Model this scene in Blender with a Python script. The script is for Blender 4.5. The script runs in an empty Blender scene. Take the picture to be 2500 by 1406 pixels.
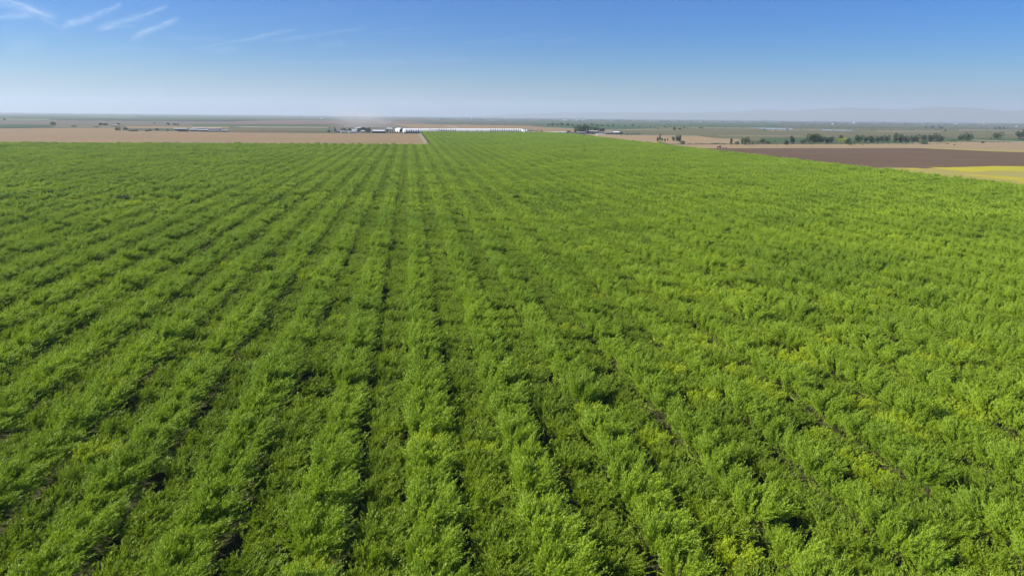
import bpy, math, random
import numpy as np
from mathutils import Matrix, Vector

S = bpy.context.scene
COL = S.collection
R = math.radians
rng = np.random.default_rng(7)
random.seed(7)

# ------------------------------------------------------------------ camera
F = 1670.0                      # focal length in pixels of the 2500 px wide photograph
H = 50.0                        # drone height
PITCH = math.atan((703 - 285) / F)
ROLL = R(0.57)
PSI = math.atan((1250 - 993) * math.cos(PITCH) / F)     # rows run along +Y
CR = (Matrix.Rotation(-PSI, 4, 'Z') @ Matrix.Rotation(math.pi / 2 - PITCH, 4, 'X')
      @ Matrix.Rotation(ROLL, 4, 'Z'))
cam = bpy.data.cameras.new('camera')
cam.sensor_width = 36
cam.lens = 36 * F / 2500
cam.clip_start = 0.5
cam.clip_end = 200000
co = bpy.data.objects.new('camera', cam)
COL.objects.link(co)
co.matrix_world = Matrix.Translation((0, 0, H)) @ CR
S.camera = co
CR3 = CR.to_3x3()
CRI = CR3.inverted()


def ray(px, py):
    return (CR3 @ Vector((px - 1250, -(py - 703), -F))).normalized()


def at(px, py, z=0.0):
    d = ray(px, py)
    t = (z - H) / d.z
    return Vector((d.x * t, d.y * t, z))


def depth(p):
    return -(CRI @ (Vector(p) - Vector((0, 0, H)))).z


# ------------------------------------------------------------------ light
SUN_AZ = R(-86)                 # measured from +Y, negative = to the left
SUN_EL = R(36)
sd = Vector((math.sin(SUN_AZ) * math.cos(SUN_EL), math.cos(SUN_AZ) * math.cos(SUN_EL), math.sin(SUN_EL)))
sl = bpy.data.lights.new('sun', 'SUN')
sl.energy = 5.0
sl.angle = R(0.5)
sl.color = (1.0, 0.96, 0.89)
so = bpy.data.objects.new('sun', sl)
COL.objects.link(so)
so.rotation_euler = (-sd).to_track_quat('-Z', 'Y').to_euler()
so.location = (0, 0, 300)

W = bpy.data.worlds.new('World')
S.world = W
W.use_nodes = True
nt = W.node_tree
nt.nodes.clear()


def N(nt, typ, **kw):
    n = nt.nodes.new(typ)
    for k, v in kw.items():
        setattr(n, k, v)
    return n


def setin(nt, sock, v):
    if isinstance(v, bpy.types.NodeSocket):
        nt.links.new(v, sock)
    else:
        sock.default_value = v


def M(nt, op, *a, clamp=False):
    n = N(nt, 'ShaderNodeMath', operation=op, use_clamp=clamp)
    for i, v in enumerate(a):
        setin(nt, n.inputs[i], v)
    return n.outputs[0]


def MIX(nt, fac, a, b, blend='MIX'):
    n = N(nt, 'ShaderNodeMix', data_type='RGBA', blend_type=blend)
    setin(nt, n.inputs[0], fac)
    setin(nt, n.inputs[6], a if isinstance(a, bpy.types.NodeSocket) else (*a, 1))
    setin(nt, n.inputs[7], b if isinstance(b, bpy.types.NodeSocket) else (*b, 1))
    return n.outputs[2]


def NOISE(nt, vec, scale, detail=4, rough=0.55):
    n = N(nt, 'ShaderNodeTexNoise')
    n.inputs['Scale'].default_value = scale
    n.inputs['Detail'].default_value = detail
    n.inputs['Roughness'].default_value = rough
    if vec is not None:
        nt.links.new(vec, n.inputs['Vector'])
    return n


sky = N(nt, 'ShaderNodeTexSky', sky_type='NISHITA', sun_disc=False)
sky.sun_elevation = SUN_EL
sky.sun_rotation = SUN_AZ
sky.altitude = 50
sky.air_density = 1.0
sky.dust_density = 0.8
sky.ozone_density = 3.0
tc = N(nt, 'ShaderNodeTexCoord')
sep = N(nt, 'ShaderNodeSeparateXYZ')
nt.links.new(tc.outputs['Generated'], sep.inputs[0])
U0 = M(nt, 'ARCTAN2', sep.outputs[0], sep.outputs[1])
V0 = M(nt, 'ARCSINE', sep.outputs[2])
# wind-torn edges of the high thin cirrus
mp = N(nt, 'ShaderNodeMapping')
mp.inputs['Scale'].default_value = (6, 6, 30)
nt.links.new(tc.outputs['Generated'], mp.inputs[0])
n1 = NOISE(nt, mp.outputs[0], 3.0, 5, 0.6)
n2 = NOISE(nt, mp.outputs[0], 1.1, 3, 0.5)
n3 = NOISE(nt, mp.outputs[0], 7.0, 4, 0.65)
dv = M(nt, 'MULTIPLY', M(nt, 'SUBTRACT', n1.outputs[0], 0.5), 0.011)
du = M(nt, 'MULTIPLY', M(nt, 'SUBTRACT', n2.outputs[0], 0.5), 0.012)
U = M(nt, 'ADD', U0, du)
V = M(nt, 'ADD', V0, dv)
tot = None
for (x0, y0, x1, y1, w, a) in [
        (-60, -12, 150, 48, 15, .55), (-40, 40, 95, 42, 10, .5), (150, 64, 272, 30, 8, .55), 
        (0, -5, 110, 34, 4, .35), (55, 18, 145, 50, 5, .35), (95, 44, 158, 72, 4, .3), (165, 64, 235, 50, 4, .25), (238, 34, 296, 12, 3, .3), (245, 79, 300, 58, 4, .3), (325, 46, 400, 20, 3, .3), (335, 84, 385, 66, 4, .35), (392, 60, 445, 44, 3, .3), (150, 76, 185, 52, 7, .25), (262, 32, 302, 8, 6, .4), (232, 76, 368, 34, 8, .5), (355, 38, 415, 12, 6, .45),
        (318, 97, 438, 47, 8, .6), (450, 120, 560, 104, 4, .25), (545, 104, 735, 70, 4.5, .42), (640, 103, 910, 66, 5, .22),
        (900, 82, 1030, 68, 3, .15), (515, 129, 585, 117, 9, .22), (755, 112, 850, 106, 9, .2),
        (650, 152, 1230, 147, 9, .13), (1330, 106, 1430, 94, 6, .1), (225, 74, 345, 64, 4, .25),
        (10, 112, 120, 108, 16, .18), (200, 118, 430, 122, 10, .10), (400, 95, 560, 92, 8, .12), (1130, 108, 1330, 84, 6, .10)]:
    A, B = ray(x0, y0), ray(x1, y1)
    u0, v0 = math.atan2(A.x, A.y), math.asin(A.z)
    u1, v1 = math.atan2(B.x, B.y), math.asin(B.z)
    L = math.hypot(u1 - u0, v1 - v0)
    ex, ey = (u1 - u0) / L, (v1 - v0) / L
    s = M(nt, 'MULTIPLY_ADD', U, ex / L, M(nt, 'MULTIPLY_ADD', V, ey / L, -(u0 * ex + v0 * ey) / L))
    t = M(nt, 'MULTIPLY_ADD', U, -ey, M(nt, 'MULTIPLY_ADD', V, ex, (u0 * ey - v0 * ex)))
    end = M(nt, 'MULTIPLY', M(nt, 'MULTIPLY', s, M(nt, 'SUBTRACT', 1.0, s)), 6.0, clamp=True)
    tt = M(nt, 'DIVIDE', t, w / F * 0.62)
    g = M(nt, 'EXPONENT', M(nt, 'MULTIPLY', M(nt, 'MULTIPLY', tt, tt), -1.0))
    m = M(nt, 'MULTIPLY', M(nt, 'MULTIPLY', g, end), a)
    tot = m if tot is None else M(nt, 'ADD', tot, m)
tex = M(nt, 'MULTIPLY_ADD', n3.outputs[0], 2.2, -0.25)
tot = M(nt, 'MULTIPLY', tot, tex)
veil = M(nt, 'MULTIPLY', M(nt, 'MULTIPLY_ADD', n2.outputs[0], 3.0, -1.4, clamp=True), M(nt, 'MULTIPLY_ADD', U0, -0.16, 0.06, clamp=True))
tot = M(nt, 'ADD', tot, M(nt, 'MULTIPLY', veil, n1.outputs[0]), clamp=True)
rp = N(nt, 'ShaderNodeValToRGB')           # clear dry air: deeper blue away from the horizon
for i, (deg, c) in enumerate([(0, (.70, .80, 1.3)), (1.5, (.50, .74, 1.40)), (4.4, (.17, .54, 1.55)), (8.2, (.045, .41, 1.2)), (30, (.24, .55, 1.1))]):
    e = rp.color_ramp.elements[i] if i < 2 else rp.color_ramp.elements.new(0.5)
    e.position = deg / 90 + 0.0001 * i
    e.color = (*c, 1)
rp.color_ramp.interpolation = 'B_SPLINE'
nt.links.new(M(nt, 'MULTIPLY', V0, 2 / math.pi, clamp=True), rp.inputs[0])
skyc = MIX(nt, 1.0, sky.outputs[0], rp.outputs[0], 'MULTIPLY')
cl = MIX(nt, M(nt, 'MULTIPLY', tot, 0.45), skyc, (6.0, 7.2, 8.6))
bg = N(nt, 'ShaderNodeBackground')
nt.links.new(cl, bg.inputs[0])
bg.inputs[1].default_value = 0.08
wo = N(nt, 'ShaderNodeOutputWorld')
nt.links.new(bg.outputs[0], wo.inputs[0])

S.view_settings.view_transform = 'Standard'
S.view_settings.look = 'None'
S.view_settings.exposure = 0.66
S.view_settings.gamma = 1.0
S.cycles.max_bounces = 6
S.cycles.diffuse_bounces = 3
S.cycles.transmission_bounces = 4
S.cycles.transparent_max_bounces = 4
S.cycles.volume_bounces = 1


# ------------------------------------------------------------------ helpers
def tag(o, label=None, cat=None, group=None, kind=None):
    if label:
        o['label'] = label
    if cat:
        o['category'] = cat
    if group:
        o['group'] = group
    if kind:
        o['kind'] = kind
    return o


def mesh(name, V_, F_, mats=(), attr=None, smooth=False, midx=None):
    me = bpy.data.meshes.new(name)
    V_ = np.asarray(V_, dtype=np.float32).reshape(-1, 3)
    if isinstance(F_, np.ndarray) and F_.ndim == 2:
        nf, k = F_.shape
        me.vertices.add(len(V_))
        me.vertices.foreach_set('co', V_.ravel())
        me.loops.add(nf * k)
        me.loops.foreach_set('vertex_index', F_.astype(np.int32).ravel())
        me.polygons.add(nf)
        me.polygons.foreach_set('loop_start', np.arange(0, nf * k, k, dtype=np.int32))
        me.update(calc_edges=True)
    else:
        me.from_pydata([tuple(v) for v in V_.tolist()], [], [list(f) for f in F_])
        me.update()
    for m in mats:
        me.materials.append(m)
    if midx is not None:
        me.polygons.foreach_set('material_index', np.asarray(midx, dtype=np.int32))
    if attr is not None:
        a = me.attributes.new('tint', 'FLOAT', 'POINT')
        a.data.foreach_set('value', np.asarray(attr, dtype=np.float32))
    if smooth:
        me.polygons.foreach_set('use_smooth', np.ones(len(me.polygons), dtype=bool))
    return me


def link(name, me, parent=None, loc=(0, 0, 0), rz=0.0, scale=None):
    o = bpy.data.objects.new(name, me)
    COL.objects.link(o)
    o.location = loc
    o.rotation_euler = (0, 0, rz)
    if scale is not None:
        o.scale = scale
    if parent is not None:
        o.parent = parent
    return o


ORD = ['', 'first', 'second', 'third', 'fourth', 'fifth', 'sixth', 'seventh', 'eighth', 'ninth', 'tenth', 'eleventh',
       'twelfth', 'thirteenth', 'fourteenth', 'fifteenth', 'sixteenth', 'seventeenth', 'eighteenth', 'nineteenth',
       'twentieth']
TENS = {2: ('twenty', 'twentieth'), 3: ('thirty', 'thirtieth'), 4: ('forty', 'fortieth'), 5: ('fifty', 'fiftieth'),
        6: ('sixty', 'sixtieth'), 7: ('seventy', 'seventieth')}


def ordw(n):
    if n <= 20:
        return ORD[n]
    t, u = divmod(n, 10)
    return TENS[t][1] if u == 0 else TENS[t][0] + '-' + ORD[u]


# ------------------------------------------------------------------ materials
def newmat(name):
    m = bpy.data.materials.new(name)
    m.use_nodes = True
    nt = m.node_tree
    nt.nodes.clear()
    out = N(nt, 'ShaderNodeOutputMaterial')
    return m, nt, out


def foliage(name, c0, c1, c2=None, rough=0.5, spec=0.2, trans=0.22):
    """leaf colour varies per tree and per shoot"""
    m, nt, out = newmat(name)
    oi = N(nt, 'ShaderNodeObjectInfo')
    at_ = N(nt, 'ShaderNodeAttribute', attribute_name='tint')
    big = NOISE(nt, oi.outputs['Location'], 0.018, 2)
    f1 = M(nt, 'MULTIPLY_ADD', oi.outputs['Random'], 0.35, M(nt, 'MULTIPLY_ADD', big.outputs[0], 2.2, -0.85), clamp=True)
    f = M(nt, 'ADD', M(nt, 'MULTIPLY', f1, 0.6), M(nt, 'MULTIPLY', at_.outputs['Fac'], 0.42), clamp=True)
    c = MIX(nt, f, c0, c1)
    if c2:
        yy = M(nt, 'MULTIPLY', M(nt, 'SUBTRACT', at_.outputs['Fac'], 0.86), 6.0, clamp=True)
        c = MIX(nt, yy, c, c2)
    p = N(nt, 'ShaderNodeBsdfPrincipled')
    nt.links.new(c, p.inputs['Base Color'])
    p.inputs['Roughness'].default_value = rough
    p.inputs['Specular IOR Level'].default_value = spec
    t = N(nt, 'ShaderNodeBsdfTranslucent')
    nt.links.new(MIX(nt, 1.0, c, (2.3 * trans, 2.2 * trans, 1.1 * trans), 'MULTIPLY'), t.inputs[0])
    mx = N(nt, 'ShaderNodeAddShader')
    nt.links.new(p.outputs[0], mx.inputs[0])
    nt.links.new(t.outputs[0], mx.inputs[1])
    nt.links.new(mx.outputs[0], out.inputs[0])
    return m


def plain(name, c, c2=None, scale=0.3, rough=0.85, spec=0.2, metal=0.0):
    m, nt, out = newmat(name)
    p = N(nt, 'ShaderNodeBsdfPrincipled')
    geo = N(nt, 'ShaderNodeNewGeometry')
    n = NOISE(nt, geo.outputs['Position'], scale, 5, 0.6)
    col = MIX(nt, n.outputs[0], c, c2 or tuple(x * 0.75 for x in c))
    nt.links.new(col, p.inputs['Base Color'])
    p.inputs['Roughness'].default_value = rough
    p.inputs['Specular IOR Level'].default_value = spec
    p.inputs['Metallic'].default_value = metal
    nt.links.new(p.outputs[0], out.inputs[0])
    return m


def soil(name, c, c2, c3=None, s1=0.012, s2=0.12, stripe=None, amt=0.35):
    """bare or dry field: two sizes of patchiness, faint machine lines along `stripe` (angle)"""
    m, nt, out = newmat(name)
    p = N(nt, 'ShaderNodeBsdfPrincipled')
    geo = N(nt, 'ShaderNodeNewGeometry')
    pos = geo.outputs['Position']
    a = NOISE(nt, pos, s1, 4, 0.6)
    b = NOISE(nt, pos, s2, 4, 0.6)
    fa = M(nt, 'MULTIPLY_ADD', a.outputs[0], 2.4, -0.7, clamp=True)
    fb = M(nt, 'MULTIPLY_ADD', b.outputs[0], 2.2, -0.6, clamp=True)
    col = MIX(nt, fa, c, c2)
    col = MIX(nt, M(nt, 'MULTIPLY', fb, 0.4), col, c3 or tuple(x * 0.7 for x in c))
    if stripe is not None:
        mp = N(nt, 'ShaderNodeMapping')
        mp.inputs['Rotation'].default_value = (0, 0, stripe)
        mp.inputs['Scale'].default_value = (0.004, 0.09, 1)
        nt.links.new(pos, mp.inputs[0])
        st = NOISE(nt, mp.outputs[0], 1.0, 3, 0.6)
        fs = M(nt, 'MULTIPLY_ADD', st.outputs[0], 4.0, -1.6, clamp=True)
        col = MIX(nt, M(nt, 'MULTIPLY', fs, amt), col, tuple(x * 0.62 for x in c2))
    nt.links.new(col, p.inputs['Base Color'])
    p.inputs['Roughness'].default_value = 0.95
    p.inputs['Specular IOR Level'].default_value = 0.1
    nt.links.new(p.outputs[0], out.inputs[0])
    return m


m_leafA = foliage('leaf_tall', (0.125, 0.198, 0.012), (0.270, 0.352, 0.018), (0.30, 0.38, 0.035))
m_leafB = foliage('leaf_short', (0.102, 0.160, 0.009), (0.220, 0.288, 0.013), (0.28, 0.34, 0.02))
m_leafY = foliage('leaf_yellow', (0.18, 0.25, 0.010), (0.32, 0.38, 0.014), (0.38, 0.42, 0.02))
m_leafD = foliage('leaf_dark', (0.030, 0.060, 0.010), (0.055, 0.095, 0.015))
m_bark = plain('bark', (0.16, 0.115, 0.08), (0.09, 0.07, 0.05), 3.0)
m_dark = foliage('dark_tree_leaf', (0.030, 0.052, 0.026), (0.065, 0.100, 0.040), trans=0.15)
m_shrub = foliage('shrub_leaf', (0.075, 0.110, 0.055), (0.13, 0.17, 0.075), trans=0.2)
m_cyp = foliage('cypress_leaf', (0.010, 0.02, 0.012), (0.022, 0.038, 0.018), trans=0.05)
m_yel = foliage('yellow_shrub_leaf', (0.20, 0.24, 0.05), (0.30, 0.33, 0.06), trans=0.25)


# ------------------------------------------------------------------ orchard tree models
def blades(P, D, L, Wd, g, out=None, k=1.0):
    """diamond leaf sprays: centre-base P, direction D, length L, width Wd"""
    n = len(P)
    rnd = g.normal(size=(n, 3))
    if out is not None:
        rnd = out * k + rnd * 0.5
    side = np.cross(D, rnd)
    side /= np.linalg.norm(side, axis=1, keepdims=True) + 1e-9
    L = L[:, None]
    Wd = Wd[:, None]
    v = np.empty((n, 4, 3))
    v[:, 0] = P
    v[:, 1] = P + D * L * 0.45 + side * Wd * 0.5
    v[:, 2] = P + D * L
    v[:, 3] = P + D * L * 0.45 - side * Wd * 0.5
    f = np.arange(n * 4).reshape(n, 4)
    return v.reshape(-1, 3), f


def tubes(segs, sides=5):
    V_, F_ = [], []
    for (a, b, r0, r1) in segs:
        a, b = np.array(a, float), np.array(b, float)
        d = b - a
        d /= np.linalg.norm(d) + 1e-9
        u = np.cross(d, [0.31, 0.9, 0.3])
        u /= np.linalg.norm(u)
        w = np.cross(d, u)
        k = len(V_)
        for (c, r) in ((a, r0), (b, r1)):
            for i in range(sides):
                th = 2 * math.pi * i / sides
                V_.append(c + (u * math.cos(th) + w * math.sin(th)) * r)
        for i in range(sides):
            j = (i + 1) % sides
            F_.append((k + i, k + j, k + sides + j, k + sides + i))
    return np.array(V_), F_


def orchard_tree(seed, Ht, Rd, n_shoot, per, blen, bwid, wind=(0.55, 0.30, 0)):
    g = np.random.default_rng(seed)
    segs = [((0, 0, -0.05), (0.03, 0.02, 0.95), 0.13, 0.11)]
    tips = []
    nl = 6
    for i in range(nl):
        th = 2 * math.pi * (i + g.uniform(-.3, .3)) / nl
        out = np.array([math.cos(th), math.sin(th), 0])
        r = Rd * g.uniform(0.42, 0.62)
        hh = Ht * g.uniform(0.45, 0.62)
        p0 = np.array([0.03, 0.02, 0.9])
        p1 = p0 + out * r * 0.45 + np.array([0, 0, (hh - 0.9) * 0.55])
        p2 = out * r + np.array([0, 0, hh])
        segs += [(p0, p1, 0.08, 0.055), (p1, p2, 0.055, 0.03)]
        tips += [(p1, p2, out)]
    trunk = tubes(segs)
    wind = np.array(wind)
    P, D, L, Wd, T = [], [], [], [], []
    for s in range(n_shoot):
        p1, p2, out = tips[g.integers(nl)]
        q = g.uniform(0.0, 1.0)
        start = p1 * (1 - q) + p2 * q + g.normal(scale=0.28, size=3)
        if g.uniform() < 0.25:                       # low inner and skirting shoots
            start = np.array([0, 0, Ht * 0.3]) + np.append(g.normal(scale=Rd * 0.38, size=2), g.uniform(-.4, .9))
        o = start.copy()
        o[2] = 0
        o = o / (np.linalg.norm(o) + 0.3)
        d = o * g.uniform(0.3, 1.25) + np.array([0, 0, g.uniform(0.45, 1.15)]) + g.normal(scale=0.25, size=3)
        d /= np.linalg.norm(d)
        d = d + wind * g.uniform(0.2, 0.9)
        d /= np.linalg.norm(d)
        ln = g.uniform(0.9, 2.1) * Rd / 3.3
        m = max(4, int(per * g.uniform(0.7, 1.3)))
        t = g.uniform(0.02, 1.0, m)
        bend = (t ** 2)[:, None] * wind * 0.45 * ln
        c = start + d * (t * ln)[:, None] + bend + g.normal(scale=0.09 * (1.3 - t)[:, None] + 0.03, size=(m, 3))
        dd = d + wind * 0.35 + g.normal(scale=0.33, size=(m, 3))
        dd /= np.linalg.norm(dd, axis=1, keepdims=True)
        P.append(c)
        D.append(dd)
        L.append(blen * g.uniform(0.6, 1.3, m))
        Wd.append(bwid * g.uniform(0.6, 1.3, m))
        tint = g.uniform(0, 1)
        T.append(np.clip(tint * 0.7 + t * 0.22 + g.uniform(-.1, .1, m), 0, 1))
    P = np.concatenate(P)
    D = np.concatenate(D)
    L = np.concatenate(L)
    Wd = np.concatenate(Wd)
    T = np.concatenate(T)
    top = Ht + 0.1
    k = (P[:, 2] > 0.35)
    P, D, L, Wd, T = P[k], D[k], L[k], Wd[k], T[k]
    hi = P[:, 2] > top
    P[hi, 2] = top - (P[hi, 2] - top) * 0.35
    o_ = (P - np.array([0, 0, Ht * 0.32])) / np.array([Rd, Rd, Ht * 0.62])
    o_ = o_ / np.array([Rd, Rd, Ht * 0.62])
    o_ /= np.linalg.norm(o_, axis=1, keepdims=True) + 1e-6
    v, f = blades(P, D, L, Wd, g, o_, 0.75)
    return trunk, (v, f, np.repeat(T, 4))


KINDS = {'A': dict(Ht=7.1, Rd=4.0, mat=m_leafA), 'B': dict(Ht=4.5, Rd=3.5, mat=m_leafB),
         'Y': dict(Ht=4.4, Rd=3.1, mat=m_leafY), 'D': dict(Ht=5.6, Rd=3.3, mat=m_leafD)}
MODELS = []         # (kind, crown mesh, trunk mesh)
protos = bpy.data.collections.new('orchard_tree_models')        # never linked to the scene
VIDX = {}


def joined(name, trunk, crown, mat):
    tv, tf = trunk
    cv, cf, ct = crown
    V_ = np.concatenate([tv, cv])
    tf = np.array(tf)
    F_ = np.concatenate([tf, cf + len(tv)])
    a = np.concatenate([np.zeros(len(tv)), ct])
    mi = np.concatenate([np.ones(len(tf)), np.zeros(len(cf))])
    return mesh(name, V_, F_, (mat, m_bark), attr=a, midx=mi)


idx = 0
for kind, cnt in (('A', 5), ('B', 5), ('Y', 3), ('D', 2)):
    kd = KINDS[kind]
    for j in range(cnt):
        dens = 1.0 if kind != 'B' else 0.8
        tr, cr = orchard_tree(100 + idx, kd['Ht'], kd['Rd'], int(300 * dens), 54, 0.36, 0.080)
        cm = mesh('crown', cr[0], cr[1], (kd['mat'],), attr=cr[2])
        tm = mesh('trunk', tr[0], tr[1], (m_bark,))
        MODELS.append((kind, cm, tm))
        o = bpy.data.objects.new('orchard_tree_model_%02d' % idx, joined('m%02d' % idx, tr, cr, kd['mat']))
        protos.objects.link(o)
        VIDX.setdefault((kind, 'hi'), []).append(idx)
        VIDX.setdefault((kind, 'ind'), []).append(len(MODELS) - 1)
        idx += 1
for kind, cnt in (('A', 4), ('B', 4), ('Y', 2), ('D', 2)):       # lighter models for the far rows
    kd = KINDS[kind]
    for j in range(cnt):
        tr, cr = orchard_tree(300 + idx, kd['Ht'], kd['Rd'], 150, 26, 0.55, 0.17)
        o = bpy.data.objects.new('orchard_tree_model_%02d' % idx, joined('m%02d' % idx, tr, cr, kd['mat']))
        protos.objects.link(o)
        VIDX.setdefault((kind, 'lo'), []).append(idx)
        idx += 1

# ------------------------------------------------------------------ orchard layout
DR, DT = 6.7, 4.6                # row and tree spacing
CAN = 3.0
XG = at(993, 690, CAN).x         # the dark alley that runs straight away from the camera
XR = 0.5 * (at(2300, 428, 3).x + at(1750, 372, 3).x)      # right-hand edge of the orchard
YF1 = at(700, 355, 2).y          # far edge of the left block
YF2 = at(1200, 325.5, 1).y       # far edge of the block beyond
XC = at(1049, 353, 1).x          # corner where the tan field ends
print('XG', XG, 'XR', XR, 'YF1', YF1, 'YF2', YF2, 'XC', XC)
LANES = [(at(970, 390, 2).y, 7.0), (at(900, 492, 2).y, 5.0), (YF1 + 4, 6)]
P_DARK = [at(x, y, 3) for x, y in ((140, 478), (155, 472), (172, 466), (1480, 348), (1472, 349), (1044, 377), (1095, 346),
          (1085, 348), (1105, 344), (1190, 344), (1196, 342), (1177, 365), (1240, 395), (1176, 345), (1785, 566), (1353, 496), (300, 487), (375, 527))]
P_YEL = [(at(x, y, 3), r) for x, y, r in ((5, 488, 14), (90, 490, 12), (200, 487, 9), (345, 487, 14), (400, 488, 16), (310, 505, 9),
         (760, 478, 12), (655, 508, 14), (830, 395, 14), (900, 388, 14), (930, 385, 10), (600, 430, 10), (1630, 1100, 4), (1700, 830, 7), (1790, 640, 10),
         (1835, 645, 6), (1790, 870, 6), (1900, 980, 6), (1960, 900, 5), (2230, 775, 4), (2170, 1155, 4), (1600, 1060, 4), (1470, 1000, 4), (1540, 820, 5),
         (1650, 780, 5), (2290, 1090, 4), (1690, 960, 6), (1520, 1340, 4), (2000, 1060, 4), (1450, 960, 4), (350, 455, 10))]

pts = []
r0 = int((-1500 - XG) // DR)
r1 = int((XR - XG) // DR)
for k in range(r0, r1 + 1):
    x = XG + (k + 0.5) * DR
    x += -0.25 if k % 2 == 0 else 0.3
    if x > XR:
        continue
    tall = (k % 2 == 0)
    yend = YF2 if x > XC + 3 else YF1
    ys = np.arange(40 + (2.4 if tall else 0), yend, DT)
    ys = ys + rng.normal(scale=0.25, size=len(ys))
    for y in ys:
        if any(abs(y - a) < w / 2 for a, w in LANES):
            continue
        pts.append((x + rng.normal() * 0.22, y, k, tall))
A_ = np.array([(p[0], p[1], p[2], p[3]) for p in pts])
ci = np.array(CRI)
P3 = np.column_stack([A_[:, 0], A_[:, 1], np.full(len(A_), 2.5 - H)])
cc = P3 @ ci.T
Z = -cc[:, 2]
px = 1250 + F * cc[:, 0] / Z
py = 703 - F * cc[:, 1] / Z
mx = 1250 + 26 * F / Z * 0.5 + 10
keep = (Z > 20) & (np.abs(px - 1250) < 1250 + 30 * F / Z) & (py < 1406 + 18 * F / Z)
A_, Z, px, py = A_[keep], Z[keep], px[keep], py[keep]
nT = len(A_)
kinds = []
noise_y = rng.uniform(size=nT)
scl = np.empty((nT, 3))
for i in range(nT):
    x, y, k, tall = A_[i]
    kind = 'A' if tall else 'B'
    if noise_y[i] < (0.006 if tall else 0.03):
        kind = 'Y'
    # weak yellowing trees run in a drift through the right foreground
    if 1350 < px[i] < 2350 and 600 < py[i] < 1400:
        if noise_y[i] < (0.03 if tall else 0.13):
            kind = 'Y'
    for p, r in P_YEL:
        if (x - p.x) ** 2 + ((y - p.y) * 0.6) ** 2 < r * r and noise_y[i] < 0.42:
            kind = 'Y'
    kinds.append(kind)
    s = rng.uniform(0.84, 1.1) * (1 + 0.07 * math.sin(y * 0.11 + k * 2.1) * math.cos(x * 0.05 + y * 0.037))
    if rng.uniform() < 0.04:
        s *= 0.72
    if kind == 'B' and px[i] > 1300 and Z[i] < 220:
        s *= 0.96
    scl[i] = (s * rng.uniform(.93, 1.07), s * rng.uniform(.93, 1.07), s * rng.uniform(.88, 1.12))
for p in P_DARK:
    j = int(np.argmin((A_[:, 0] - p.x) ** 2 + (A_[:, 1] - p.y) ** 2))
    kinds[j] = 'D'
    scl[j] *= 1.12
rot = rng.uniform(-0.45, 0.45, nT)       # modest turn: the wind sweeps every crown the same way
mir = rng.uniform(size=nT) < 0.5

# the 300 nearest trees in the picture stand as things of their own
inside = (px > -20) & (px < 2520) & (py < 1406 + 1.2 * F / Z)
order = np.argsort(Z + np.where(inside, 0, 1e6))
near = set(order[:300].tolist())


def isrc(x0, y0, x1, y1):
    return None


rows = {}
for i in near:
    rows.setdefault(int(A_[i, 2]), []).append(i)


def row_cross(k):
    """where the row's line leaves the picture: ('bottom', x) or ('left', y) / ('right', y)"""
    x = XG + (k + 0.5) * DR
    for yy in np.arange(40, 1500, 0.5):
        v = CRI @ Vector((x, yy, 2.5 - H))
        if v.z > -1:
            continue
        X, Y = 1250 - F * v.x / v.z, 703 + F * v.y / v.z
        if -5 <= X <= 2505 and Y <= 1406:
            if Y > 1395 and 0 < X < 2500:
                return ('bottom', X)
            return ('left', Y) if X < 1250 else ('right', Y)


cross = {k: row_cross(k) for k in rows}
bot = sorted([k for k in cross if cross[k][0] == 'bottom'], key=lambda k: cross[k][1])
lef = sorted([k for k in cross if cross[k][0] == 'left'], key=lambda k: -cross[k][1])
rig = sorted([k for k in cross if cross[k][0] == 'right'], key=lambda k: -cross[k][1])
print('rows bottom', len(bot), 'left', len(lef), 'right', len(rig), [round(cross[k][1]) for k in bot])
LOOK = {'A': 'tall green', 'B': 'low green', 'Y': 'yellowing', 'D': 'dark'}
for k, mem in rows.items():
    mem.sort(key=lambda i: A_[i, 1])
    for n, i in enumerate(mem, 1):
        kd = kinds[i]
        if k in bot:
            lab = '%s orchard tree, %s from the bottom in the %s row from left' % (LOOK[kd], ordw(n), ordw(bot.index(k) + 1))
        elif k in lef:
            lab = '%s orchard tree, %s from left edge in %s row above bottom left corner' % (LOOK[kd], ordw(n), ordw(lef.index(k) + 1))
        else:
            lab = '%s orchard tree, %s from right edge in %s row above bottom right corner' % (LOOK[kd], ordw(n), ordw(rig.index(k) + 1))
        root = link('orchard_tree', None, loc=(A_[i, 0], A_[i, 1], 0), rz=rot[i], scale=scl[i])
        root.empty_display_size = 0.5
        tag(root, lab, 'orchard tree', 'orchard trees in the nearest rows')
        _, cm, tm = MODELS[VIDX[(kd, 'ind')][int(rng.integers(len(VIDX[(kd, 'ind')])))]]
        link('crown', cm, root)
        link('trunk', tm, root)

rest = [i for i in range(nT) if i not in near]
vv = np.array([int(rng.choice(VIDX[(kinds[i], 'hi' if Z[i] < 330 else 'lo')])) for i in rest], dtype=np.int32)
me = bpy.data.meshes.new('orchard_rows')
me.vertices.add(len(rest))
me.vertices.foreach_set('co', np.column_stack([A_[rest, 0], A_[rest, 1], np.zeros(len(rest))]).astype(np.float32).ravel())
a = me.attributes.new('variant', 'INT', 'POINT')
a.data.foreach_set('value', vv)
a = me.attributes.new('turn', 'FLOAT_VECTOR', 'POINT')
a.data.foreach_set('vector', np.column_stack([np.zeros(len(rest)), np.zeros(len(rest)), rot[rest]]).astype(np.float32).ravel())
a = me.attributes.new('size', 'FLOAT_VECTOR', 'POINT')
a.data.foreach_set('vector', scl[rest].astype(np.float32).ravel())
print('orchard trees', nT, 'instanced', len(rest))
orch = link('orchard_rows', me)
tag(orch, 'dense green orchard rows running away from the nearest trees to the far field edges', kind='stuff')
ng = bpy.data.node_groups.new('scatter', 'GeometryNodeTree')
ng.interface.new_socket('Geometry', in_out='INPUT', socket_type='NodeSocketGeometry')
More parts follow.
